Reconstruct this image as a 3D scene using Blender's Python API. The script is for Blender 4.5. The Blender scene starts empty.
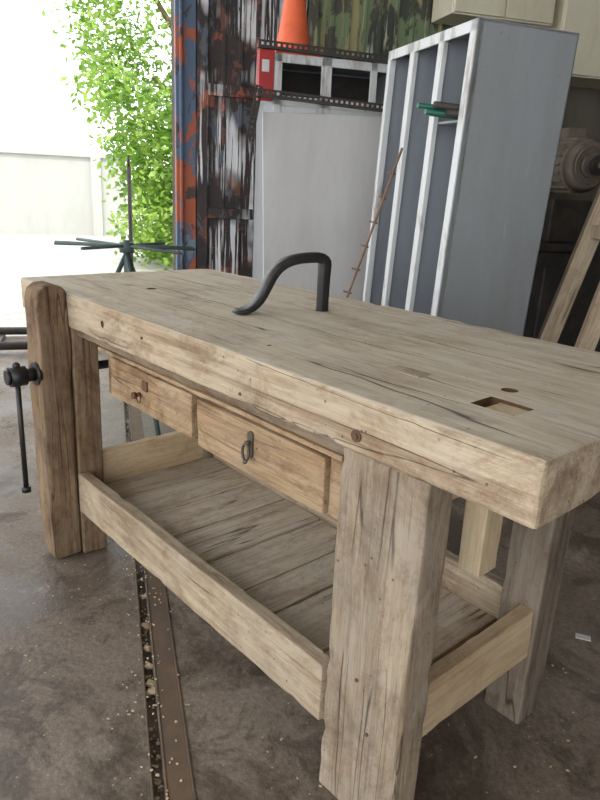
import bpy, bmesh, math, random
from mathutils import Matrix, Vector, noise
random.seed(7)
S=bpy.context.scene
FZ=-.095   # floor level (bench drawing has its top at z=.85)
RS=1.0743   # room drawing units -> metres
ROOM=Matrix.Translation((-.1863,.0642,FZ))@Matrix.Rotation(-0.452,4,'Z')@Matrix.Scale(RS,4)
# ------------------------------------------------------------ helpers
def link(o,parent=None):
    bpy.context.collection.objects.link(o)
    if parent: o.parent=parent
    return o
def empty(name):
    e=bpy.data.objects.new(name,None); e.empty_display_size=.1; return link(e)
def srgb(c):
    return tuple(((x/255)/12.92 if x/255<=.04045 else ((x/255+.055)/1.055)**2.4) for x in c)+(1,)
def fin(name,bm,mat,parent=None,room=False,bevel=0,smooth=False,seg=2,ang=40,sub=0):
    bmesh.ops.recalc_face_normals(bm,faces=bm.faces)
    me=bpy.data.meshes.new(name); bm.to_mesh(me); bm.free()
    if smooth:
        for p in me.polygons: p.use_smooth=True
    for m in (mat if isinstance(mat,(list,tuple)) else [mat]): me.materials.append(m)
    o=bpy.data.objects.new(name,me); link(o,parent)
    if room: o.matrix_world=ROOM
    if bevel:
        b=o.modifiers.new('b','BEVEL'); b.width=bevel; b.segments=seg; b.limit_method='ANGLE'; b.angle_limit=math.radians(ang)
    if sub:
        s=o.modifiers.new('s','SUBSURF'); s.levels=sub; s.render_levels=sub
    return o
def addbox(bm,x0,x1,y0,y1,z0,z1,mi=0,M=None):
    vs=[Vector((x,y,z)) for z in (z0,z1) for y in (y0,y1) for x in (x0,x1)]
    if M: vs=[M@v for v in vs]
    v=[bm.verts.new(p) for p in vs]
    for f in ((0,2,3,1),(4,5,7,6),(0,1,5,4),(2,6,7,3),(0,4,6,2),(1,3,7,5)):
        fc=bm.faces.new([v[i] for i in f]); fc.material_index=mi
    return v
def worn(name,x0,x1,y0,y1,z0,z1,mat,parent=None,step=.03,amp=.0015,bevel=.004,room=False,M=None,big=0.0,chip=.35):
    bm=bmesh.new(); addbox(bm,x0,x1,y0,y1,z0,z1)
    for ax,(a,b) in enumerate(((x0,x1),(y0,y1),(z0,z1))):
        n=int((b-a)/step)
        for i in range(1,n):
            co=[0,0,0]; co[ax]=a+(b-a)*i/n; no=[0,0,0]; no[ax]=1
            bmesh.ops.bisect_plane(bm,geom=bm.verts[:]+bm.edges[:]+bm.faces[:],plane_co=co,plane_no=no)
    sd=Vector((random.random()*50,random.random()*50,0))
    cen=Vector(((x0+x1)/2,(y0+y1)/2,(z0+z1)/2))
    lo=(x0,y0,z0);hi=(x1,y1,z1)
    for v in bm.verts:
        on=[abs(v.co[i]-lo[i])<1e-5 or abs(v.co[i]-hi[i])<1e-5 for i in range(3)]
        d=noise.noise_vector(v.co*9+sd)*amp+noise.noise_vector(v.co*2.3+sd)*big
        if sum(on)>=2 and chip:   # knocked arrises
            k=max(0,noise.noise(v.co*26+sd)-.2)*.014*chip
            d+=Vector([math.copysign(1,cen[i]-v.co[i])*k if on[i] else 0 for i in range(3)])
        v.co+=d
    if M: bmesh.ops.transform(bm,matrix=M,verts=bm.verts)
    return fin(name,bm,mat,parent,room,bevel,ang=50)
def box(name,x0,x1,y0,y1,z0,z1,mat,parent=None,room=False,bevel=0.002,M=None):
    bm=bmesh.new(); addbox(bm,x0,x1,y0,y1,z0,z1,0,M); return fin(name,bm,mat,parent,room,bevel)
def addcyl(bm,p,q,r,r2=None,n=16,cap=True,mi=0):
    p=Vector(p);q=Vector(q); d=(q-p).normalized(); r2=r if r2 is None else r2
    a=d.orthogonal().normalized(); b=d.cross(a)
    A=[bm.verts.new(p+(a*math.cos(t)+b*math.sin(t))*r) for t in [2*math.pi*i/n for i in range(n)]]
    B=[bm.verts.new(q+(a*math.cos(t)+b*math.sin(t))*r2) for t in [2*math.pi*i/n for i in range(n)]]
    for i in range(n):
        f=bm.faces.new((A[i],A[(i+1)%n],B[(i+1)%n],B[i])); f.material_index=mi; f.smooth=True
    if cap:
        f=bm.faces.new(A[::-1]); f.material_index=mi; f=bm.faces.new(B); f.material_index=mi
def addball(bm,c,r,mi=0):
    g=bmesh.ops.create_uvsphere(bm,u_segments=14,v_segments=8,radius=r,matrix=Matrix.Translation(c))
    for v in g['verts']:
        for f in v.link_faces: f.material_index=mi; f.smooth=True
def addring(bm,c,R,r,nrm,sx=1,sz=1,n=24,m=8,up=Vector((0,0,1))):
    nrm=Vector(nrm).normalized(); a=nrm.cross(up).normalized(); b=up
    rings=[]
    for i in range(n):
        t=2*math.pi*i/n; dirv=a*math.cos(t)*sx+b*math.sin(t)*sz; cc=Vector(c)+dirv*R; dn=dirv.normalized()
        rings.append([bm.verts.new(cc+(dn*math.cos(s)+nrm*math.sin(s))*r) for s in [2*math.pi*j/m for j in range(m)]])
    for i in range(n):
        for j in range(m):
            f=bm.faces.new((rings[i][j],rings[(i+1)%n][j],rings[(i+1)%n][(j+1)%m],rings[i][(j+1)%m])); f.smooth=True
# ------------------------------------------------------------ materials
def newmat(name):
    m=bpy.data.materials.new(name); m.use_nodes=True; nt=m.node_tree; n=nt.nodes
    return m,nt,n,nt.links,n['Principled BSDF']
def ramp(n,stops):
    r=n.new('ShaderNodeValToRGB'); e=r.color_ramp.elements
    while len(e)<len(stops): e.new(.5)
    for i,(p,c) in enumerate(stops): e[i].position=p; e[i].color=c if len(c)==4 else srgb(c)
    return r
def mixc(n,l,fac,a,b,mode='MIX'):
    m=n.new('ShaderNodeMix'); m.data_type='RGBA'; m.blend_type=mode
    for sock,val in ((m.inputs[0],fac),(m.inputs[6],a),(m.inputs[7],b)):
        if hasattr(val,'is_output'): l.new(val,sock)
        elif isinstance(val,(int,float)): sock.default_value=val
        else: sock.default_value=val if len(val)==4 else srgb(val)
    return m.outputs[2]
W=(1,1,1,1);K=(0,0,0,1)
def noisetex(n,l,vec,scale,detail=5,rough=.6,dist=0):
    t=n.new('ShaderNodeTexNoise'); t.inputs['Scale'].default_value=scale; t.inputs['Detail'].default_value=detail
    t.inputs['Roughness'].default_value=rough; t.inputs['Distortion'].default_value=dist
    l.new(vec,t.inputs['Vector']); return t.outputs['Fac']
def mapping(n,l,vec,sc,loc=(0,0,0)):
    m=n.new('ShaderNodeMapping'); m.inputs['Scale'].default_value=sc; m.inputs['Location'].default_value=loc
    l.new(vec,m.inputs['Vector']); return m.outputs[0]
def mul(n,l,a,k):
    m=n.new('ShaderNodeMath'); m.operation='MULTIPLY'; l.new(a,m.inputs[0])
    if hasattr(k,'is_output'): l.new(k,m.inputs[1])
    else: m.inputs[1].default_value=k
    return m.outputs[0]
def wood(name,axis,dark,mid,light,stain=(90,62,40),stain_amt=.45,crack=.9,rough=.85,grey=(150,142,130),grey_amt=.45,fine=.75,streak=.5,st0=.48):
    m,nt,n,l,b=newmat(name)
    tc=n.new('ShaderNodeTexCoord'); oi=n.new('ShaderNodeObjectInfo')
    ad=n.new('ShaderNodeVectorMath'); ad.operation='MULTIPLY_ADD'
    cx=n.new('ShaderNodeCombineXYZ')
    for i in range(3): l.new(oi.outputs['Random'],cx.inputs[i])
    l.new(cx.outputs[0],ad.inputs[0]); ad.inputs[1].default_value=(37,23,51); l.new(tc.outputs['Object'],ad.inputs[2])
    v=ad.outputs[0]
    ai='XYZ'.index(axis)
    def sc(g,c):
        s=[c,c,c]; s[ai]=g; return tuple(s)
    g1=noisetex(n,l,mapping(n,l,v,sc(1.0,9)),2.0,7,.66,.8)
    g2=noisetex(n,l,mapping(n,l,v,sc(5,150)),1.6,4,.75,.2)
    g3=noisetex(n,l,mapping(n,l,v,sc(2.2,50)),1.6,5,.7,.4)
    r1=ramp(n,[(.28,dark),(.48,mid),(.70,light)]); l.new(g1,r1.inputs[0])
    r2=ramp(n,[(.3,(.60,.60,.60,1)),(.62,(1.0,1.0,1.0,1))]); l.new(g2,r2.inputs[0])
    r3=ramp(n,[(.36,(.56,.53,.50,1)),(.5,(1.0,1.0,1.0,1))]); l.new(g3,r3.inputs[0])
    c=mixc(n,l,fine,r1.outputs[0],r2.outputs[0],'MULTIPLY')
    c=mixc(n,l,fine*.8,c,r3.outputs[0],'MULTIPLY')
    gw=noisetex(n,l,mapping(n,l,v,sc(1.5,2.8),(3,8,1)),3.4,7,.74,.4)
    rg_=ramp(n,[(.40,K),(.62,W)]); l.new(gw,rg_.inputs[0])
    c=mixc(n,l,mul(n,l,rg_.outputs[0],grey_amt),c,grey)
    st=noisetex(n,l,mapping(n,l,v,sc(1.5,2.4)),3.0,11,.8,.4)
    rs=ramp(n,[(st0,K),(st0+.15,W)]); l.new(st,rs.inputs[0])
    c=mixc(n,l,mul(n,l,rs.outputs[0],stain_amt),c,stain)
    sk=noisetex(n,l,mapping(n,l,v,sc(.7,26),(5,2,7)),1.5,6,.7,.2)
    rk=ramp(n,[(.55,K),(.66,W)]); l.new(sk,rk.inputs[0])
    c=mixc(n,l,mul(n,l,rk.outputs[0],streak),c,stain)
    cr=noisetex(n,l,mapping(n,l,v,sc(.4,8)),1.2,3,.5,.25)
    rc=ramp(n,[(.0,K),(.487,K),(.494,W),(.501,K)]); l.new(cr,rc.inputs[0])
    cm=noisetex(n,l,v,3.1,2)
    rm=ramp(n,[(.47,K),(.56,W)]); l.new(cm,rm.inputs[0])
    ck=mul(n,l,mul(n,l,rc.outputs[0],rm.outputs[0]),crack)
    c=mixc(n,l,ck,c,(34,24,16))
    vo=n.new('ShaderNodeTexVoronoi'); vo.inputs['Scale'].default_value=34; l.new(v,vo.inputs['Vector'])
    rv=ramp(n,[(.06,W),(.13,K)]); l.new(vo.outputs['Distance'],rv.inputs[0])
    vm=noisetex(n,l,v,6,3); rvm=ramp(n,[(.5,K),(.6,W)]); l.new(vm,rvm.inputs[0])
    c=mixc(n,l,mul(n,l,mul(n,l,rv.outputs[0],rvm.outputs[0]),.7),c,(60,42,28))
    l.new(c,b.inputs['Base Color']); b.inputs['Roughness'].default_value=rough; b.inputs['Specular IOR Level'].default_value=.2
    hs=n.new('ShaderNodeMath'); hs.operation='MULTIPLY_ADD'; l.new(g3,hs.inputs[0]); hs.inputs[1].default_value=1.0; l.new(g2,hs.inputs[2])
    h2=n.new('ShaderNodeMath'); h2.operation='SUBTRACT'; l.new(hs.outputs[0],h2.inputs[0]); l.new(ck,h2.inputs[1])
    bp=n.new('ShaderNodeBump'); bp.inputs['Strength'].default_value=.5; bp.inputs['Distance'].default_value=.003
    l.new(h2.outputs[0],bp.inputs['Height']); l.new(bp.outputs[0],b.inputs['Normal'])
    return m
def paint(name,base,dirt,amt=.4,scale=4,rough=.5,metal=0,streak=True,spec=.4,thr=(.45,.7)):
    m,nt,n,l,b=newmat(name); tc=n.new('ShaderNodeTexCoord')
    v=mapping(n,l,tc.outputs['Object'],(1,1,.25 if streak else 1))
    f=noisetex(n,l,v,scale,7,.7,.3); r=ramp(n,[(thr[0],K),(thr[1],W)]); l.new(f,r.inputs[0])
    c=mixc(n,l,mul(n,l,r.outputs[0],amt),base,dirt)
    l.new(c,b.inputs['Base Color']); b.inputs['Roughness'].default_value=rough; b.inputs['Metallic'].default_value=metal
    b.inputs['Specular IOR Level'].default_value=spec
    bp=n.new('ShaderNodeBump'); bp.inputs['Strength'].default_value=.15; bp.inputs['Distance'].default_value=.003
    l.new(f,bp.inputs['Height']); l.new(bp.outputs[0],b.inputs['Normal'])
    return m
def lockerpaint(name,base):
    m,nt,n,l,b=newmat(name); tc=n.new('ShaderNodeTexCoord'); v=tc.outputs['Object']
    f=noisetex(n,l,mapping(n,l,v,(1,1,.3)),2.4,7,.7,.3); r=ramp(n,[(.4,K),(.7,W)]); l.new(f,r.inputs[0])
    c=mixc(n,l,mul(n,l,r.outputs[0],.5),base,(120,120,117))
    s=noisetex(n,l,mapping(n,l,v,(1,1,1),(4,4,4)),16,5,.7); rs=ramp(n,[(.66,K),(.69,W)]); l.new(s,rs.inputs[0])
    c=mixc(n,l,mul(n,l,rs.outputs[0],.5),c,(120,90,66))
    s2=noisetex(n,l,mapping(n,l,v,(8,8,.8),(1,4,9)),4,5,.7); r2=ramp(n,[(.62,K),(.72,W)]); l.new(s2,r2.inputs[0])
    c=mixc(n,l,mul(n,l,r2.outputs[0],.3),c,(190,194,196))
    l.new(c,b.inputs['Base Color']); b.inputs['Roughness'].default_value=.45
    return m
def peeling(name,layers,base,scale=3,seed=0):
    m,nt,n,l,b=newmat(name); tc=n.new('ShaderNodeTexCoord'); c=base
    for i,L_ in enumerate(layers):
        col,thr,sx,sz=L_[:4]
        v=mapping(n,l,tc.outputs['Object'],(sx,sx,sz),(seed+i*7.3,i*3.1,i*5.7))
        f=noisetex(n,l,v,scale,6,.65,.5); r=ramp(n,[(thr,K),(thr+.03,W)]); l.new(f,r.inputs[0]); fc=r.outputs[0]
        if len(L_)>4:   # drips gathered in patches
            g=noisetex(n,l,mapping(n,l,tc.outputs['Object'],(1,1,.8),(seed,9,i)),2.2,3,.5); rr=ramp(n,[(L_[4],K),(L_[4]+.08,W)]); l.new(g,rr.inputs[0]); fc=mul(n,l,fc,rr.outputs[0])
        c=mixc(n,l,fc,c,col)
    l.new(c,b.inputs['Base Color']); b.inputs['Roughness'].default_value=.6
    bp=n.new('ShaderNodeBump'); bp.inputs['Strength'].default_value=.3; bp.inputs['Distance'].default_value=.004
    l.new(f,bp.inputs['Height']); l.new(bp.outputs[0],b.inputs['Normal'])
    return m
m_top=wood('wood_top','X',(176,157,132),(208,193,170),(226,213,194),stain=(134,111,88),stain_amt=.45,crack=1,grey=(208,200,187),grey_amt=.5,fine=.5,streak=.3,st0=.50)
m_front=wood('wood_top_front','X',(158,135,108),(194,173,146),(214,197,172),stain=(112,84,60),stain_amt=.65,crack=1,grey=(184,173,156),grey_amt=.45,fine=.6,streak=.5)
m_chop=wood('wood_chop','Z',(98,75,54),(138,111,85),(164,138,110),stain=(68,48,34),stain_amt=.65,grey=(148,133,114),grey_amt=.4,streak=.75)
m_leg=wood('wood_leg','Z',(130,112,92),(162,144,122),(188,171,148),stain=(94,73,54),stain_amt=.6,grey=(162,153,140),grey_amt=.55,streak=.6)
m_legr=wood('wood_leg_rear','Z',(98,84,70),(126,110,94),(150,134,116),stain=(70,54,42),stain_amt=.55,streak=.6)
m_rail=wood('wood_rail','X',(150,129,105),(184,164,138),(204,186,160),stain=(114,87,63),stain_amt=.6,grey=(178,167,150),grey_amt=.5,streak=.5)
m_railn=wood('wood_rail_new','Y',(186,158,124),(210,184,148),(222,200,166),stain=(156,122,90),stain_amt=.45,crack=.4,fine=.5,grey_amt=.3,grey=(176,162,142),streak=.3)
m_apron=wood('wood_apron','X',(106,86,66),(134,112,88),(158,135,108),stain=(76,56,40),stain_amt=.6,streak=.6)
m_drawer=wood('wood_drawer','X',(138,111,83),(172,143,110),(192,166,133),stain=(98,69,46),stain_amt=.7,grey=(170,152,128),grey_amt=.45,streak=.6)
m_shelf=wood('wood_shelf','Y',(180,160,138),(206,189,166),(222,208,188),stain=(134,110,88),stain_amt=.6,grey=(200,191,178),grey_amt=.5,fine=.65,streak=.45)
m_blk=wood('wood_block','Z',(190,164,128),(210,186,150),(220,202,170),stain=(150,120,88),stain_amt=.4,crack=.3,fine=.5,grey_amt=.3,grey=(180,168,148),streak=.25)
m_plank=wood('wood_planks','Z',(180,156,128),(208,186,158),(224,206,180),stain=(140,110,82),stain_amt=.4,streak=.4)
m_hole=paint('hole_shade_crack_knot',(96,74,54),(64,48,36),.5,30,.95,0,False,.1)  # brown darkened to paint shade into the hole walls; also colours cracks, knot
m_iron=paint('black_iron',(52,52,54),(92,80,70),.45,18,.42,.5,False,.5)
m_pull=paint('pull_metal',(104,96,84),(66,56,46),.6,40,.45,.5,False,.5)
m_rust=paint('rusty_steel',(104,88,74),(128,102,80),.7,14,.85,.0,False)
m_rod=paint('rusty_rod',(136,104,84),(170,144,120),.7,14,.75,.1,False)
m_bolt=paint('rusty_bolt',(104,76,58),(66,50,40),.6,30,.7,.2,False)
m_lock=lockerpaint('locker_paint',(148,152,155))
m_lockf=paint('locker_frame',(208,210,210),(130,110,94),.6,8,.5,.05,thr=(.52,.62))
m_lockin=paint('locker_inside',(150,155,162),(112,116,122),.5,3,.6,.0)
m_board=paint('pale_board',(208,206,206),(176,174,170),.55,2,.6,0,True)
m_red=paint('red_paint',(176,56,52),(120,40,38),.4,8,.5,0,False)
m_cream=paint('cream_paint',(224,218,194),(180,168,140),.5,3,.5)
m_cone=paint('cone_orange',(240,112,72),(200,92,62),.5,7,.5,0,False)
m_green=paint('green_plastic',(30,96,76),(24,70,58),.3,8,.4,0,False)
m_teal=paint('teal_steel',(92,110,108),(58,66,64),.6,9,.5,.1,False)
m_dark=paint('dark_steel',(60,57,55),(94,80,68),.6,7,.6,.1,False)
m_motor=paint('motor_grey',(134,122,110),(76,66,58),.7,8,.6,.0,False)
m_wall=paint('wall_render',(116,110,100),(70,64,56),.8,1.4,.9,0,True,.2,(.35,.65))
m_ceil=paint('ceiling_sheet',(160,158,152),(120,114,108),.5,1,.8,0,False,.2)
m_white=paint('white_wall',(176,176,172),(152,150,142),.5,1,.8,0,True,.2)
m_stone=paint('stones',(206,188,160),(140,118,94),.8,30,.85,0,False,.2)
m_door=peeling('door_peeling',[((86,92,102),.57,1.3,.9),((150,82,56),.58,1.5,1.2),((46,40,42),.51,1.6,1.0),((104,68,54),.58,3,2),((218,218,220),.50,13,.45,.46)],(58,48,46),3,2.6)
m_doorg=peeling('door_green_peeling',[((116,132,100),.47,1.6,.8),((158,150,108),.56,6,.5),((66,70,62),.52,1.8,.7),((198,204,188),.56,10,.5,.52)],(80,78,68),2.6,5)
m_post=peeling('post_peeling',[((166,88,58),.46,1.2,1.0),((116,130,142),.57,1.6,.9),((72,58,54),.57,3,1.5)],(82,100,124),3,9)
def concrete(name,base,alt,dk,speck=True,big=.7):
    m,nt,n,l,b=newmat(name); tc=n.new('ShaderNodeTexCoord'); v=tc.outputs['Object']
    a=noisetex(n,l,v,1.0,8,.7,.5); r=ramp(n,[(.36,base),(.60,alt)]); l.new(a,r.inputs[0])
    d=noisetex(n,l,v,2.2,10,.74,.8); rd=ramp(n,[(.47,K),(.57,W)]); l.new(d,rd.inputs[0])
    c=mixc(n,l,mul(n,l,rd.outputs[0],big),r.outputs[0],dk)
    d2=noisetex(n,l,mapping(n,l,v,(1,1,1),(9,4,2)),6,9,.78,.5); rd2=ramp(n,[(.52,K),(.59,W)]); l.new(d2,rd2.inputs[0])
    c=mixc(n,l,mul(n,l,rd2.outputs[0],.55),c,dk)
    d3=noisetex(n,l,mapping(n,l,v,(1,1,1),(2,14,6)),4,9,.75,.5); rd3=ramp(n,[(.58,K),(.66,W)]); l.new(d3,rd3.inputs[0])
    c=mixc(n,l,mul(n,l,rd3.outputs[0],.4),c,tuple(min(255,x+34) for x in alt))
    f=noisetex(n,l,v,70,4,.8); rf=ramp(n,[(.3,(.58,.58,.58,1)),(.7,(1.15,1.15,1.15,1))]); l.new(f,rf.inputs[0])
    c=mixc(n,l,1.0,c,rf.outputs[0],'MULTIPLY')
    vo=n.new('ShaderNodeTexVoronoi'); vo.inputs['Scale'].default_value=30; l.new(v,vo.inputs['Vector'])
    rv=ramp(n,[(.05,W),(.085,K)]); l.new(vo.outputs['Distance'],rv.inputs[0])
    if speck: c=mixc(n,l,mul(n,l,rv.outputs[0],.7),c,(196,180,158))
    l.new(c,b.inputs['Base Color'])
    rr=ramp(n,[(.42,(.75,.75,.75,1)),(.58,(.36,.36,.36,1))]); l.new(d,rr.inputs[0]); l.new(rr.outputs[0],b.inputs['Roughness'])
    b.inputs['Specular IOR Level'].default_value=.35
    bp=n.new('ShaderNodeBump'); bp.inputs['Strength'].default_value=.4; bp.inputs['Distance'].default_value=.006
    l.new(f,bp.inputs['Height']); l.new(bp.outputs[0],b.inputs['Normal']); return m
m_floor=concrete('floor_concrete',(126,112,99),(154,140,126),(76,63,52))
m_ground=concrete('yard_concrete',(182,178,170),(200,196,190),(150,142,130),False,.3)
def leafmat():
    m,nt,n,l,b=newmat('leaves'); tc=n.new('ShaderNodeTexCoord')
    f=noisetex(n,l,tc.outputs['Object'],3,3); r=ramp(n,[(.35,(92,132,46)),(.5,(136,172,72)),(.65,(180,204,112))]); l.new(f,r.inputs[0])
    l.new(r.outputs[0],b.inputs['Base Color']); b.inputs['Roughness'].default_value=.5
    tr=n.new('ShaderNodeBsdfTranslucent'); l.new(r.outputs[0],tr.inputs[0]); mx=n.new('ShaderNodeMixShader'); mx.inputs[0].default_value=.5
    l.new(b.outputs[0],mx.inputs[1]); l.new(tr.outputs[0],mx.inputs[2]); l.new(mx.outputs[0],n['Material Output'].inputs[0]); return m
m_leaf=leafmat(); m_bark=paint('bark',(116,100,80),(80,66,54),.6,8,.9,0,True)
# ------------------------------------------------------------ camera
C=Vector((2.5075,-.8641,1.21)); ps,th,ro,F=.8359,.3078,.05,668.94
f=Vector((-math.sin(ps)*math.cos(th),math.cos(ps)*math.cos(th),-math.sin(th))); r0=Vector((math.cos(ps),math.sin(ps),0)); u0=r0.cross(f)
r=r0*math.cos(ro)+u0*math.sin(ro); u=-r0*math.sin(ro)+u0*math.cos(ro)
cd=bpy.data.cameras.new('camera'); co=bpy.data.objects.new('camera',cd); link(co)
cd.sensor_fit='HORIZONTAL'; cd.sensor_width=36; cd.lens=36*F/600; cd.clip_start=.02; cd.clip_end=300
mm=Matrix.Identity(4)
for i in range(3): mm[i][0]=r[i];mm[i][1]=u[i];mm[i][2]=-f[i];mm[i][3]=C[i]
co.matrix_world=mm; S.camera=co
# ------------------------------------------------------------ room shell (room coords a,b,z)
bm=bmesh.new()
addbox(bm,-2.9,7,-6,.365,-.3,0); addbox(bm,-2.9,7,.388,5.2,-.3,0); addbox(bm,-2.9,7,.365,.388,-.3,-.03)
fin('floor',bm,m_floor,room=True)
bm=bmesh.new(); addbox(bm,-2.9,7,.390,.394,-.01,.003); addbox(bm,-2.9,7,.444,.449,-.01,.003)
addbox(bm,-2.9,7,.394,.444,-.01,.0015); addbox(bm,-2.9,7,.360,.3645,-.03,.002)
fin('trim_1',bm,m_rust,room=True,bevel=.001)
bm=bmesh.new(); addbox(bm,-60,-2.9,-40,40,-.3,-.01); fin('ground',bm,m_ground,room=True)
bm=bmesh.new(); addbox(bm,-2.42,-2.2,.765,5.2,0,4.2); addbox(bm,-2.42,-2.2,-6,-3.6,0,4.2); addbox(bm,-2.42,-2.2,-3.6,.765,3.7,4.2)
fin('wall_back',bm,m_wall,room=True)
bm=bmesh.new(); addbox(bm,-2.42,7,5.2,5.4,0,4.2); fin('wall_right',bm,m_wall,room=True)
bm=bmesh.new(); addbox(bm,7,7.2,1.2,5.4,0,4.2); fin('added_wall_front',bm,m_wall,room=True)  # unseen wall added behind the camera to strengthen light from the left
bm=bmesh.new(); addbox(bm,-2.6,7.2,-4.2,5.4,4.2,4.3); fin('ceiling',bm,m_ceil,room=True)
bm=bmesh.new(); addcyl(bm,(-2.35,-3.6,.05),(-2.35,.75,.05),.03); addcyl(bm,(-2.85,-3.6,.05),(-2.85,.75,.05),.03)
for i in range(9):
    b_=-3.5+i*.5; addbox(bm,-2.85,-2.35,b_-.02,b_+.02,0,.03)
fin('trim_2',bm,m_dark,room=True)
bm=bmesh.new(); addbox(bm,-2.42,-2.14,.765,.90,0,4.0); addbox(bm,-2.14,-2.11,.79,.81,0,4.0); fin('trim_3',bm,m_post,room=True,bevel=.006)
def steel_door(name,b0,b1,mat):
    bm=bmesh.new(); addbox(bm,-2.19,-2.17,b0,b1,.02,3.4)
    addbox(bm,-2.17,-2.13,b0,b0+.07,.02,3.4); addbox(bm,-2.17,-2.13,b1-.07,b1,.02,3.4)
    for z in (.02,.98,1.76,2.5,3.33): addbox(bm,-2.17,-2.135,b0+.07,b1-.07,z,z+.07)
    x=b0+.16
    while x<b1-.12:
        addbox(bm,-2.17,-2.16,x,x+.03,.09,3.33); x+=.115
    return fin(name,bm,mat,room=True,bevel=.004)
steel_door('door_1',.905,1.62,m_door); steel_door('door_2',1.63,2.94,m_doorg)
# ------------------------------------------------------------ workbench
wb=empty('workbench'); H=.85;T=.111;L=2.086
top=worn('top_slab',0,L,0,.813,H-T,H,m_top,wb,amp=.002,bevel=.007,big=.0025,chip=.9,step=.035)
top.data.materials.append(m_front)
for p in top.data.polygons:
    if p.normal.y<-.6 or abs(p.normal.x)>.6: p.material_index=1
hx,hy=1.02,.553
cuts=[]
def cb_(fn):
    b=bmesh.new(); fn(b); cuts.append(b)
cb_(lambda b:addbox(b,1.852,1.942,.145,.213,H-.07,H+.05))
cb_(lambda b:addcyl(b,(1.848,.282,H-.09),(1.848,.282,H+.05),.017,n=20))
cb_(lambda b:addcyl(b,(.42,.30,H-.08),(.42,.30,H+.05),.018))
cb_(lambda b:addcyl(b,(hx,hy,H-.2),(hx,hy,H+.05),.021,n=24))
cb_(lambda b:addcyl(b,(1.30,.12,H-.03),(1.30,.12,H+.05),.006,n=12))
cb_(lambda b:addcyl(b,(.66,-.05,.795),(.66,.006,.795),.011,n=12))
def crack(b,x0,x1,y,w,dp,ph):
    n=14; lo=[];hi=[];bt=[]
    for i in range(n+1):
        t=i/n; x=x0+(x1-x0)*t; yy=y+.004*math.sin(ph+t*7)+.002*math.sin(ph*3+t*19); ww=max(.0001,w*math.sin(math.pi*t)**.6)
        lo.append(b.verts.new((x,yy-ww,H+.01))); hi.append(b.verts.new((x,yy+ww,H+.01))); bt.append(b.verts.new((x,yy,H-dp*max(.1,math.sin(math.pi*t)))))
    for i in range(n):
        b.faces.new((lo[i],lo[i+1],hi[i+1],hi[i])); b.faces.new((lo[i],bt[i],bt[i+1],lo[i+1])); b.faces.new((hi[i],hi[i+1],bt[i+1],bt[i]))
    b.faces.new((lo[0],hi[0],bt[0])); b.faces.new((lo[-1],bt[-1],hi[-1]))
for a in ((.25,1.0,.345,.003,.02,.3),(1.1,1.75,.34,.0028,.02,2),(.6,1.2,.19,.0024,.02,4),(.1,.6,.52,.003,.02,1),(1.25,1.9,.50,.003,.02,5),(1.45,1.8,.12,.0024,.02,.7)):
    cb_(lambda b,a=a:crack(b,*a))
for b in cuts:
    bmesh.ops.recalc_face_normals(b,faces=b.faces)
    me=bpy.data.meshes.new('cut'); b.to_mesh(me); b.free(); me.materials.append(m_hole); c_=bpy.data.objects.new('cut',me); link(c_)
    bpy.context.view_layer.update()
    md=top.modifiers.new('bool','BOOLEAN'); md.operation='DIFFERENCE'; md.object=c_; md.solver='EXACT'; md.material_mode='TRANSFER'
    dg=bpy.context.evaluated_depsgraph_get(); me2=bpy.data.meshes.new_from_object(top.evaluated_get(dg)); top.modifiers.clear(); top.data=me2
    bpy.data.objects.remove(c_)
worn('bench_dog',1.874,1.940,.147,.211,H-.07,H-.003,m_blk,wb,bevel=.002,chip=0)
box('top_inlay_1',1.60,1.69,.20,.245,H-.01,H+.0012,m_front,wb,bevel=.0008)
worn('leg_front_right',1.67,1.885,.008,.083,FZ,H-T,m_leg,wb,bevel=.005,chip=.8,amp=.002)
worn('leg_front_left',.30,.425,.004,.095,FZ,H-T,m_chop,wb,bevel=.006,chip=.8,amp=.002)
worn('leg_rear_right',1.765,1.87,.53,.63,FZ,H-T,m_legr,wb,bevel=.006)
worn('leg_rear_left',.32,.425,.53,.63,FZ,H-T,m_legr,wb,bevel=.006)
worn('top_bearer_right',1.76,1.84,.083,.53,H-T-.09,H-T,m_railn,wb)
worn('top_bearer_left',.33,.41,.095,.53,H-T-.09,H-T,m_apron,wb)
worn('front_rail',.43,1.67,-.004,.035,.085,.23,m_rail,wb,bevel=.003,chip=.5)
worn('side_rail_right',1.825,1.862,.083,.53,.115,.25,m_railn,wb,bevel=.003)
worn('side_rail_left',.37,.405,.095,.53,.14,.28,m_railn,wb,bevel=.003)
worn('rear_rail',.425,1.765,.56,.595,.115,.25,m_rail,wb,bevel=.003)
x=.41;i=0
while x<1.80:
    w=random.uniform(.12,.2); w=min(w,1.822-x)
    if w<.03: break
    worn('shelf_plank_%d'%i,x,x+w-random.uniform(.006,.010),.037,.558,.128+random.uniform(-.001,.002),.150+random.uniform(0,.005),m_shelf,wb,amp=.002,bevel=.003); x+=w; i+=1
box('shelf_batten_1',.43,1.82,.09,.13,.095,.127,m_rail,wb); box('shelf_batten_2',.43,1.82,.45,.49,.095,.127,m_rail,wb)
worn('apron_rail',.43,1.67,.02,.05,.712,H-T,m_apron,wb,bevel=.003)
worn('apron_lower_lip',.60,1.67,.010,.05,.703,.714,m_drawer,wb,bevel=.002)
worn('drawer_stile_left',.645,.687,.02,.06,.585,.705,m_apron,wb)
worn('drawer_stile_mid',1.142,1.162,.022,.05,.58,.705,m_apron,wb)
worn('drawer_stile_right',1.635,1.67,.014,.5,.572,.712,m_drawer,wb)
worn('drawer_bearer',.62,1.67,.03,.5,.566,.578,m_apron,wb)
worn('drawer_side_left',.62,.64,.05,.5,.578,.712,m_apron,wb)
worn('drawer_back',.62,1.67,.49,.51,.566,.712,m_apron,wb)
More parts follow.
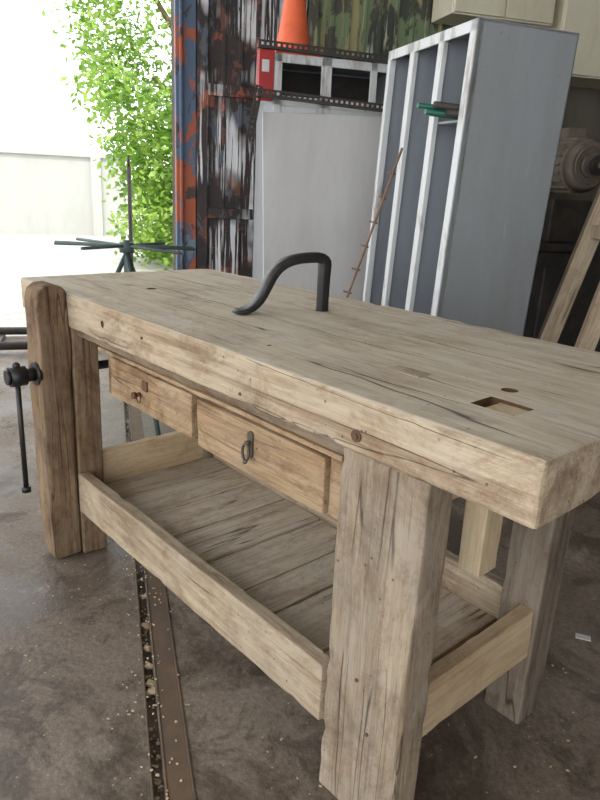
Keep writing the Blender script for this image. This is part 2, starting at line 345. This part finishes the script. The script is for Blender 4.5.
worn('drawer_front_left',.69,1.138,.006,.03,.582,.70,m_drawer,wb,bevel=.003)
worn('drawer_front_right',1.168,1.632,.002,.03,.575,.70,m_drawer,wb,bevel=.003)
bm=bmesh.new(); addbox(bm,.890,.918,.001,.007,.650,.678); addcyl(bm,(.872,.006,.632),(.872,-.010,.632),.006,n=12); addcyl(bm,(.872,-.010,.632),(.872,-.018,.632),.010,n=14); addring(bm,(.884,-.006,.624),.011,.002,(0,1,0))
fin('drawer_pull_left',bm,m_bolt,wb)
bm=bmesh.new(); addbox(bm,1.384,1.402,-.003,.004,.63,.672); addcyl(bm,(1.393,.003,.675),(1.393,-.004,.675),.009,n=12); addcyl(bm,(1.393,.003,.628),(1.393,-.004,.628),.009,n=12)
addcyl(bm,(1.393,.0,.658),(1.393,-.016,.658),.005,n=10); addring(bm,(1.393,-.014,.636),.018,.0035,(0,1,0),.65,1.1); addball(bm,(1.393,-.015,.614),.006)
fin('drawer_pull_right',bm,m_pull,wb)
bm=bmesh.new(); addcyl(bm,(1.715,.006,.775),(1.715,-.005,.775),.012,n=18); addcyl(bm,(1.715,-.005,.775),(1.715,-.008,.775),.006,n=12)
addcyl(bm,(1.76,.018,.25),(1.76,.005,.25),.004,n=12); addcyl(bm,(1.80,.018,.14),(1.80,.005,.14),.004,n=12); addcyl(bm,(.9,.006,.80),(.9,-.003,.80),.004,n=12); addcyl(bm,(1.35,.006,.76),(1.35,-.003,.76),.004,n=12)
fin('bolts',bm,m_bolt,wb)
worn('hanging_block',1.858,1.908,.165,.228,.505,H-T,m_blk,wb,bevel=.003)
bm=bmesh.new(); z9=FZ
prof=[(0,z9+.01),(0,.80),(0,.855),(-.012,.872),(-.04,.882),(-.07,.878),(-.092,.862),(-.10,.83),(-.103,.6),(-.10,z9+.02),(-.09,z9+.01)]
x0,x1=.312,.42
A=[];B=[]
for (y,z) in prof: A.append(bm.verts.new((x0,y,z))); B.append(bm.verts.new((x1,y,z)))
for i in range(len(prof)):
    j=(i+1)%len(prof); bm.faces.new((A[i],A[j],B[j],B[i]))
bm.faces.new(A); bm.faces.new(B[::-1])
for zz in [k*.05 for k in range(-1,17)]:
    bmesh.ops.bisect_plane(bm,geom=bm.verts[:]+bm.edges[:]+bm.faces[:],plane_co=(0,0,zz),plane_no=(0,0,1))
for v in bm.verts: v.co+=noise.noise_vector(v.co*7)*.005
fin('vise_chop',bm,m_chop,wb,bevel=.010,seg=3,ang=30)
bm=bmesh.new(); cx,cz=.385,.592
addcyl(bm,(cx,-.098,cz),(cx,-.112,cz),.038,n=24); addcyl(bm,(cx,-.11,cz),(cx,-.15,cz),.022,n=20); addcyl(bm,(cx,-.14,cz),(cx,-.19,cz),.032,n=24); addcyl(bm,(cx,-.19,cz),(cx,-.20,cz),.024,n=24)
addcyl(bm,(cx,-.12,cz),(cx,.3,cz),.015,n=16)
pa=Vector((cx-.004,-.165,cz+.035)); pb=Vector((cx+.012,-.17,cz-.385)); addcyl(bm,pa,pb,.0085,n=12); addball(bm,pa,.012); addcyl(bm,pb-Vector((0,0,.012)),pb+Vector((0,0,.008)),.015,n=14)
fin('vise_screw',bm,m_iron,wb)
# ------------------------------------------------------------ holdfast
bm=bmesh.new(); o0=Vector((hx,hy,H)); dr=Vector((.955-hx,.27-hy,0)).normalized(); sd=Vector((-dr.y,dr.x,0))
P=[(0,-.14,.016,.016),(0,0,.0165,.0165),(0,.08,.0165,.0165),(0,.125,.0175,.0175),(-.002,.150,.019,.02),(.010,.162,.019,.017),(.04,.162,.019,.0155),(.085,.160,.019,.015),(.125,.152,.019,.015),(.158,.134,.019,.015),(.180,.106,.019,.0145),(.196,.072,.020,.0135),(.214,.040,.022,.012),(.238,.018,.025,.010),(.268,.008,.028,.0075),(.300,.010,.022,.005)]
rg=[]
for i,(s,z,w,t) in enumerate(P):
    a=P[max(i-1,0)]; b=P[min(i+1,len(P)-1)]; tx,tz=b[0]-a[0],b[1]-a[1]; q=math.hypot(tx,tz); nx,nz=-tz/q,tx/q
    c0=o0+dr*s+Vector((0,0,z)); nn=dr*nx+Vector((0,0,nz)); ring=[]
    for (ca,cb) in ((1,.75),(.75,1),(-.75,1),(-1,.75),(-1,-.75),(-.75,-1),(.75,-1),(1,-.75)):
        ring.append(bm.verts.new(c0+sd*w*ca+nn*t*cb))
    rg.append(ring)
for i in range(len(rg)-1):
    for j in range(8): bm.faces.new((rg[i][j],rg[i][(j+1)%8],rg[i+1][(j+1)%8],rg[i+1][j]))
bm.faces.new(rg[0][::-1]); bm.faces.new(rg[-1])
fin('holdfast',bm,m_iron,sub=1,smooth=True)
# ------------------------------------------------------------ tall locker
lw,ld,lh=.902,.462,1.966
LM=Matrix.Translation((.685,1.541,FZ))@Matrix.Rotation(-.011,4,'X')@Matrix.Rotation(.031,4,'Y')@Matrix.Rotation(-.452,4,'Z')
lk=empty('metal_locker'); lk.matrix_world=LM
def lbox(name,spec,mat,bevel=.002):
    bm=bmesh.new()
    for s in spec: addbox(bm,*s)
    o=fin(name,bm,mat,None,bevel=bevel); o.parent=lk; return o
lbox('body',[(-lw,-lw+.008,.002,ld,.0,lh),(-.008,0,.002,ld,.0,lh),(-lw,0,ld-.008,ld,.0,lh),(-lw,0,.002,ld,lh-.01,lh+.002)],m_lock)
ins=[(-lw+.009,-.009,ld-.02,ld-.009,.05,lh-.02),(-lw+.009,-.009,.01,ld-.01,.03,.045),(-.02,-.009,.01,ld-.01,.05,lh-.02),(-lw+.009,-lw+.02,.01,ld-.01,.05,lh-.02)]
for k in (1,2): ins.append((-lw*k/3-.004,-lw*k/3+.004,.01,ld-.01,.05,lh-.02))
ins.append((-lw*1/3,-.01,.02,ld-.02,1.594,1.604))
lbox('inside',ins,m_lockin)
fr=[(-lw,0,-.004,.006,lh-.045,lh),(-lw,0,-.004,.006,.0,.07)]
fr+=[(-.05,0,-.004,.03,.0,lh),(-lw,-lw+.035,-.004,.03,.0,lh)]+[(-lw*k/3-.025,-lw*k/3+.025,-.004,.02,.02,lh) for k in (1,2)]
lbox('frame',fr,m_lockf,.003)
def inlocker(name,spec,mat):
    bm=bmesh.new()
    for (x,z,rr,ln) in spec: addcyl(bm,(x,.3,z),(x,-ln,z+.004),rr,n=14)
    o=fin(name,bm,mat); o.parent=lk; return o
inlocker('green_pipes',((-.10,1.618,.012,.13),(-.135,1.618,.012,.09),(-.115,1.640,.011,.16)),m_green)
inlocker('steel_pipes',((-.07,1.620,.014,.05),(-.085,1.646,.014,.10)),m_dark)
bm=bmesh.new()
for (x,z) in ((.001,1.80),(.001,.9),(.001,1.3)):
    for yy in (.06,.40): addcyl(bm,(0,yy,z),(.003,yy,z),.006,n=10)
o=fin('rivets',bm,m_lock); o.parent=lk
bm=bmesh.new(); p0=Vector((-.40,1.18,.0)); p1=Vector((-.28,1.575,1.40)); addcyl(bm,p0,p1,.006,n=10)
dv=(p1-p0)
for k in range(1,13):
    q=p0+dv*(k/13.); sx=Vector((0,1,-.25)).normalized()*.028; addcyl(bm,q-sx,q+sx*.5,.004,n=8)
fin('pegged_rod',bm,m_rod,room=True)
# ------------------------------------------------------------ second cabinet, board, cone
cb=empty('metal_cabinet'); cb.matrix_world=ROOM
def cbox(name,spec,mat,bevel=.002):
    bm=bmesh.new()
    for s in spec: addbox(bm,*s)
    o=fin(name,bm,mat,None,bevel=bevel); o.parent=cb; return o
a0,a1,b0,b1,ch=-1.72,-1.28,1.215,1.98,1.90
cbox('body',[(a0,a1,b0,b0+.01,.0,ch),(a0,a1,b1-.01,b1,.0,ch),(a0,a0+.01,b0,b1,.0,ch),(a0,a1,b0,b1,ch-.01,ch),(a0,a1,b0,b1,1.66,1.67),(a0,a1,b0,b1,.02,.04)],m_lock)
cbox('back_lining',[(a0+.011,a0+.02,b0+.01,b1-.01,.05,ch-.02)],m_dark)
cbox('frame',[(a1-.01,a1+.006,b0,b1,ch-.045,ch),(a1-.01,a1+.006,b0,b1,1.64,1.69),(a1-.01,a1+.006,b0,b0+.045,.02,ch),(a1-.01,a1+.006,b0+.27,b0+.33,.02,ch),(a1-.01,a1+.006,b0+.56,b0+.60,.02,ch),(a1-.01,a1+.006,b1-.05,b1,.02,ch),(a1-.01,a1+.004,b0,b1,.02,1.64)],m_lockf,.003)
cbox('red_panel',[(a1-.05,a1+.012,b0-.085,b0-.002,1.66,1.91)],m_red)
cbox('red_panel_label',[(a1+.012,a1+.014,b0-.07,b0-.03,1.80,1.86)],m_board)
MB=Matrix.Translation((-1.222,1.145,1.595))@Matrix.Rotation(.035,4,'X')@Matrix.Rotation(-.02,4,'Y')
box('pale_board',-.012,0,.0,.78,-1.565,0,m_board,None,True,.002,M=MB)
def slotted(name,p,q,w=.035,t=.004):
    p=Vector(p);q=Vector(q); d=q-p; Ln=d.length; xa=d.normalized(); ya=Vector((1,0,0)) if abs(xa.x)<.9 else Vector((0,1,0)); za=xa.cross(ya).normalized(); ya=za.cross(xa)
    M=Matrix(((xa.x,ya.x,za.x,p.x),(xa.y,ya.y,za.y,p.y),(xa.z,ya.z,za.z,p.z),(0,0,0,1)))
    bm=bmesh.new(); addbox(bm,0,Ln,-t,0,-w/2,-w*.2,0,M); addbox(bm,0,Ln,-t,0,w*.2,w/2,0,M); addbox(bm,0,Ln,-w,0,w/2,w/2+t,0,M)
    k=0
    while k<Ln: addbox(bm,k,min(k+.014,Ln),-t,0,-w*.2,w*.2,0,M); k+=.03
    o=fin(name,bm,m_dark,None); o.parent=cb; return o
slotted('slotted_angle_iron_1',(-1.15,1.10,1.685),(-1.15,1.93,1.655))
slotted('slotted_angle_iron_2',(-1.25,1.12,1.935),(-1.25,1.98,1.92))
slotted('slotted_angle_iron_3',(-1.13,1.06,1.46),(-1.20,1.12,1.72))
bm=bmesh.new(); ca=(-1.45,1.36); z0=ch+.002
addbox(bm,ca[0]-.13,ca[0]+.13,ca[1]-.13,ca[1]+.13,z0,z0+.025)
pr=[(.105,.025),(.10,.05),(.075,.20),(.05,.36),(.03,.48),(.026,.5)]
for i in range(len(pr)-1): addcyl(bm,(ca[0],ca[1],z0+pr[i][1]),(ca[0],ca[1],z0+pr[i+1][1]),pr[i][0],pr[i+1][0],n=28,cap=(i==len(pr)-2))
fin('traffic_cone',bm,m_cone,room=True)
bm=bmesh.new(); addbox(bm,-2.12,-1.82,2.5,3.25,2.33,2.95); addbox(bm,-1.82,-1.80,2.51,2.87,2.34,2.94); addbox(bm,-1.82,-1.80,2.885,3.24,2.34,2.94); addcyl(bm,(-1.80,2.84,2.6),(-1.78,2.84,2.6),.01)
fin('wall_cabinet',bm,m_cream,room=True,bevel=.004)
bm=bmesh.new(); addbox(bm,-2.2,-1.82,3.32,4.1,2.04,2.8); addbox(bm,-1.82,-1.80,3.33,4.09,2.05,2.79); addcyl(bm,(-1.80,3.4,2.3),(-1.78,3.4,2.3),.012)
fin('wall_cabinet',bm,m_cream,room=True,bevel=.004)
mc=empty('motor_machine'); mc.matrix_world=ROOM
bm=bmesh.new(); addbox(bm,-1.75,-1.15,2.90,3.75,0,.9); addbox(bm,-1.8,-1.1,2.85,3.8,.9,.95); addbox(bm,-1.62,-1.22,3.05,3.5,.95,1.22); addbox(bm,-1.15,-1.13,3.0,3.3,.2,.8)
o=fin('base',bm,m_dark,None,bevel=.01); o.parent=mc
bm=bmesh.new(); my,mz=3.24,1.43
addcyl(bm,(-1.65,my,mz),(-1.22,my,mz),.165,n=36); addcyl(bm,(-1.22,my,mz),(-1.17,my,mz),.165,.13,n=36); addcyl(bm,(-1.17,my,mz),(-1.15,my,mz),.075,.07,n=24); addcyl(bm,(-1.15,my,mz),(-1.06,my,mz),.022,n=14)
for k in range(20):
    t=k*math.pi/10; c_,s_=math.cos(t),math.sin(t); addcyl(bm,(-1.60,my+c_*.168,mz+s_*.168),(-1.25,my+c_*.168,mz+s_*.168),.009,n=6)
addring(bm,(-1.165,my,mz),.11,.008,(1,0,0)); addbox(bm,-1.5,-1.35,my-.06,my+.06,mz+.16,mz+.23)
o=fin('motor',bm,m_motor,None); o.parent=mc
bm=bmesh.new(); addcyl(bm,(-1.10,my,mz),(-1.07,my,mz),.06,n=24); addcyl(bm,(-1.12,my+.25,1.08),(-1.09,my+.25,1.08),.13,n=30); addcyl(bm,(-1.35,my+.25,1.08),(-1.07,my+.25,1.08),.02)
o=fin('pulleys',bm,m_dark,None); o.parent=mc
def lean(p,q):
    p=Vector(p);q=Vector(q); d=q-p; Ln=d.length; za=d.normalized(); ya=Vector((.95,-.3,0)); ya=(ya-za*ya.dot(za)).normalized(); xa=ya.cross(za)
    return Matrix(((xa.x,ya.x,za.x,p.x),(xa.y,ya.y,za.y,p.y),(xa.z,ya.z,za.z,p.z),(0,0,0,1))),Ln
wf=empty('wooden_frame'); wf.matrix_world=ROOM
for i,(p,q,w,t) in enumerate([((-.05,2.14,.01),(-.05,2.64,1.75),.085,.04),((.17,2.20,.01),(.17,2.56,1.5),.08,.035),((-.05,3.0,.01),(-.05,2.66,1.75),.085,.04)]):
    M,Ln=lean(p,q); bm=bmesh.new(); addbox(bm,-w/2,w/2,-t/2,t/2,0,Ln)
    o=fin('board_%d'%i,bm,m_plank,None,bevel=.003); o.parent=wf; o.matrix_basis=M
for i,k in enumerate((.3,.62)):
    bm=bmesh.new(); addbox(bm,-.07,.19,2.14+.5*k-.02,2.14+.5*k+.02,1.75*k-.03,1.75*k+.03); o=fin('rung_%d'%i,bm,m_plank,None,bevel=.002); o.parent=wf
# ------------------------------------------------------------ tripod stand
bm=bmesh.new(); sa,sb,sz=-.89,.40,.892
addcyl(bm,(sa,sb,.35),(sa,sb,sz+.03),.016); addcyl(bm,(sa,sb,sz-.03),(sa,sb,sz+.02),.035,n=20)
for t in (0.3,2.4,4.5): addcyl(bm,(sa,sb,.86),(sa+.40*math.cos(t),sb+.40*math.sin(t),.01),.012); addcyl(bm,(sa,sb,.5),(sa+.17*math.cos(t),sb+.17*math.sin(t),.49),.006)
for t in (1.50,1.68,0.8,2.5): 
    dx,dy=math.cos(t)*.34,math.sin(t)*.34; addcyl(bm,(sa-dx,sb-dy,sz+.01),(sa+dx,sb+dy,sz-.005),.008)
fin('tripod_stand',bm,m_teal,room=True)
bm=bmesh.new(); addcyl(bm,(-4.2,.52,-.01),(-4.2,.52,1.32),.02); addcyl(bm,(-4.2,.52,1.32),(-4.2,.52,1.42),.012); fin('steel_post',bm,m_dark,room=True)
# ------------------------------------------------------------ outside
bm=bmesh.new(); addbox(bm,-13.2,-13,-14,.7,-.02,1.6); addbox(bm,-13.25,-12.95,-14,.75,1.6,1.68)
for k in range(6): addbox(bm,-13,-12.93,-13+k*2.6,-12.8+k*2.6,-.02,1.6)
fin('boundary_wall',bm,m_white,room=True)
tr=empty('tree'); tr.matrix_world=ROOM
bm=bmesh.new(); addcyl(bm,(-8,2.2,-.02),(-8,2.0,2.2),.12,.09); addcyl(bm,(-8,2.0,2.2),(-7.8,1.0,3.6),.08,.03); addcyl(bm,(-8,2.0,2.0),(-8.1,1.0,2.6),.06,.02); addcyl(bm,(-8,2.0,2.2),(-8.2,2.8,4.4),.08,.03); addcyl(bm,(-8,2.1,1.2),(-7.7,1.1,1.5),.05,.015)
o=fin('trunk',bm,m_bark,None); o.parent=tr
bm=bmesh.new()
cl=[]
for k in range(270):
    z=random.uniform(.1,4.6); lo=.75 if z<1.4 else (.55 if z<2.2 else .3-.25*(z-2.2)); bb=lo+(3.2-lo)*random.random()**1.4
    cl.append(Vector((-8+random.uniform(-1.1,1.1),bb,z)))
for c in cl:
    for k in range(85):
        p=c+Vector((random.gauss(0,.2),random.gauss(0,.18),random.gauss(0,.17)))
        if p.z<.02: continue
        d=Vector((random.gauss(0,1),random.gauss(0,1),random.gauss(-.4,.6))).normalized(); s=d.cross(Vector((random.random(),random.random(),1))).normalized()
        ll=random.uniform(.07,.14); w=ll*.3
        bm.faces.new([bm.verts.new(p),bm.verts.new(p+d*ll*.5+s*w),bm.verts.new(p+d*ll),bm.verts.new(p+d*ll*.5-s*w)])
me=bpy.data.meshes.new('foliage'); bm.to_mesh(me); bm.free(); me.materials.append(m_leaf); o=bpy.data.objects.new('foliage',me); link(o); o.parent=tr
# ------------------------------------------------------------ debris
def rock(bm,c,s):
    g=bmesh.ops.create_icosphere(bm,subdivisions=1,radius=s,matrix=Matrix.Translation(c))
    for v in g['verts']: v.co+=noise.noise_vector(v.co*60)*s*.8; v.co.z=c[2]+(v.co.z-c[2])*.6
bm=bmesh.new()
for k in range(300):
    a=random.uniform(-1.5,2.3); rock(bm,(a,random.uniform(.368,.386),-.028+random.random()*.004),random.choice((.002,.003,.004,.006)))
for a in (1.05,1.19,1.22,.8,.95,1.12): rock(bm,(a,.378,-.010),.014)
for k in range(150):
    a=random.uniform(.4,1.8); rock(bm,(a,.378+random.gauss(0,.035),.003),random.choice((.002,.003,.0035)))
fin('gravel_debris',bm,m_stone,room=True)
bm=bmesh.new()
for k in range(420):
    a=random.uniform(-1.5,2.3);b=random.uniform(-.9,1.5); t=random.random()*6; s=random.uniform(.0012,.004)
    M=Matrix.Translation((a,b,.0025))@Matrix.Rotation(t,4,'Z'); addbox(bm,-s,s,-s*.5,s*.5,-.001,.001,0,M)
fin('wood_chips',bm,m_blk,room=True)
bm=bmesh.new(); M=Matrix.Translation((1.800,1.022,FZ+.003))@Matrix.Rotation(.5,4,'Z'); addbox(bm,-.022,.022,-.012,.012,-.002,.001,0,M); fin('paper_scrap',bm,m_board)
# ------------------------------------------------------------ light
w=bpy.data.worlds.new('world'); S.world=w; w.use_nodes=True; bg=w.node_tree.nodes['Background']; bg.inputs[0].default_value=(.95,.98,1,1); bg.inputs[1].default_value=3.35
sl=bpy.data.lights.new('sun','SUN'); sl.energy=3; sl.angle=.01; sl.color=(1,.96,.9); so=bpy.data.objects.new('sun',sl); link(so)
d=(ROOM.to_3x3()@Vector((-.5,.12,-.86))).normalized(); so.rotation_euler=d.to_track_quat('-Z','Y').to_euler()
S.view_settings.view_transform='Standard'
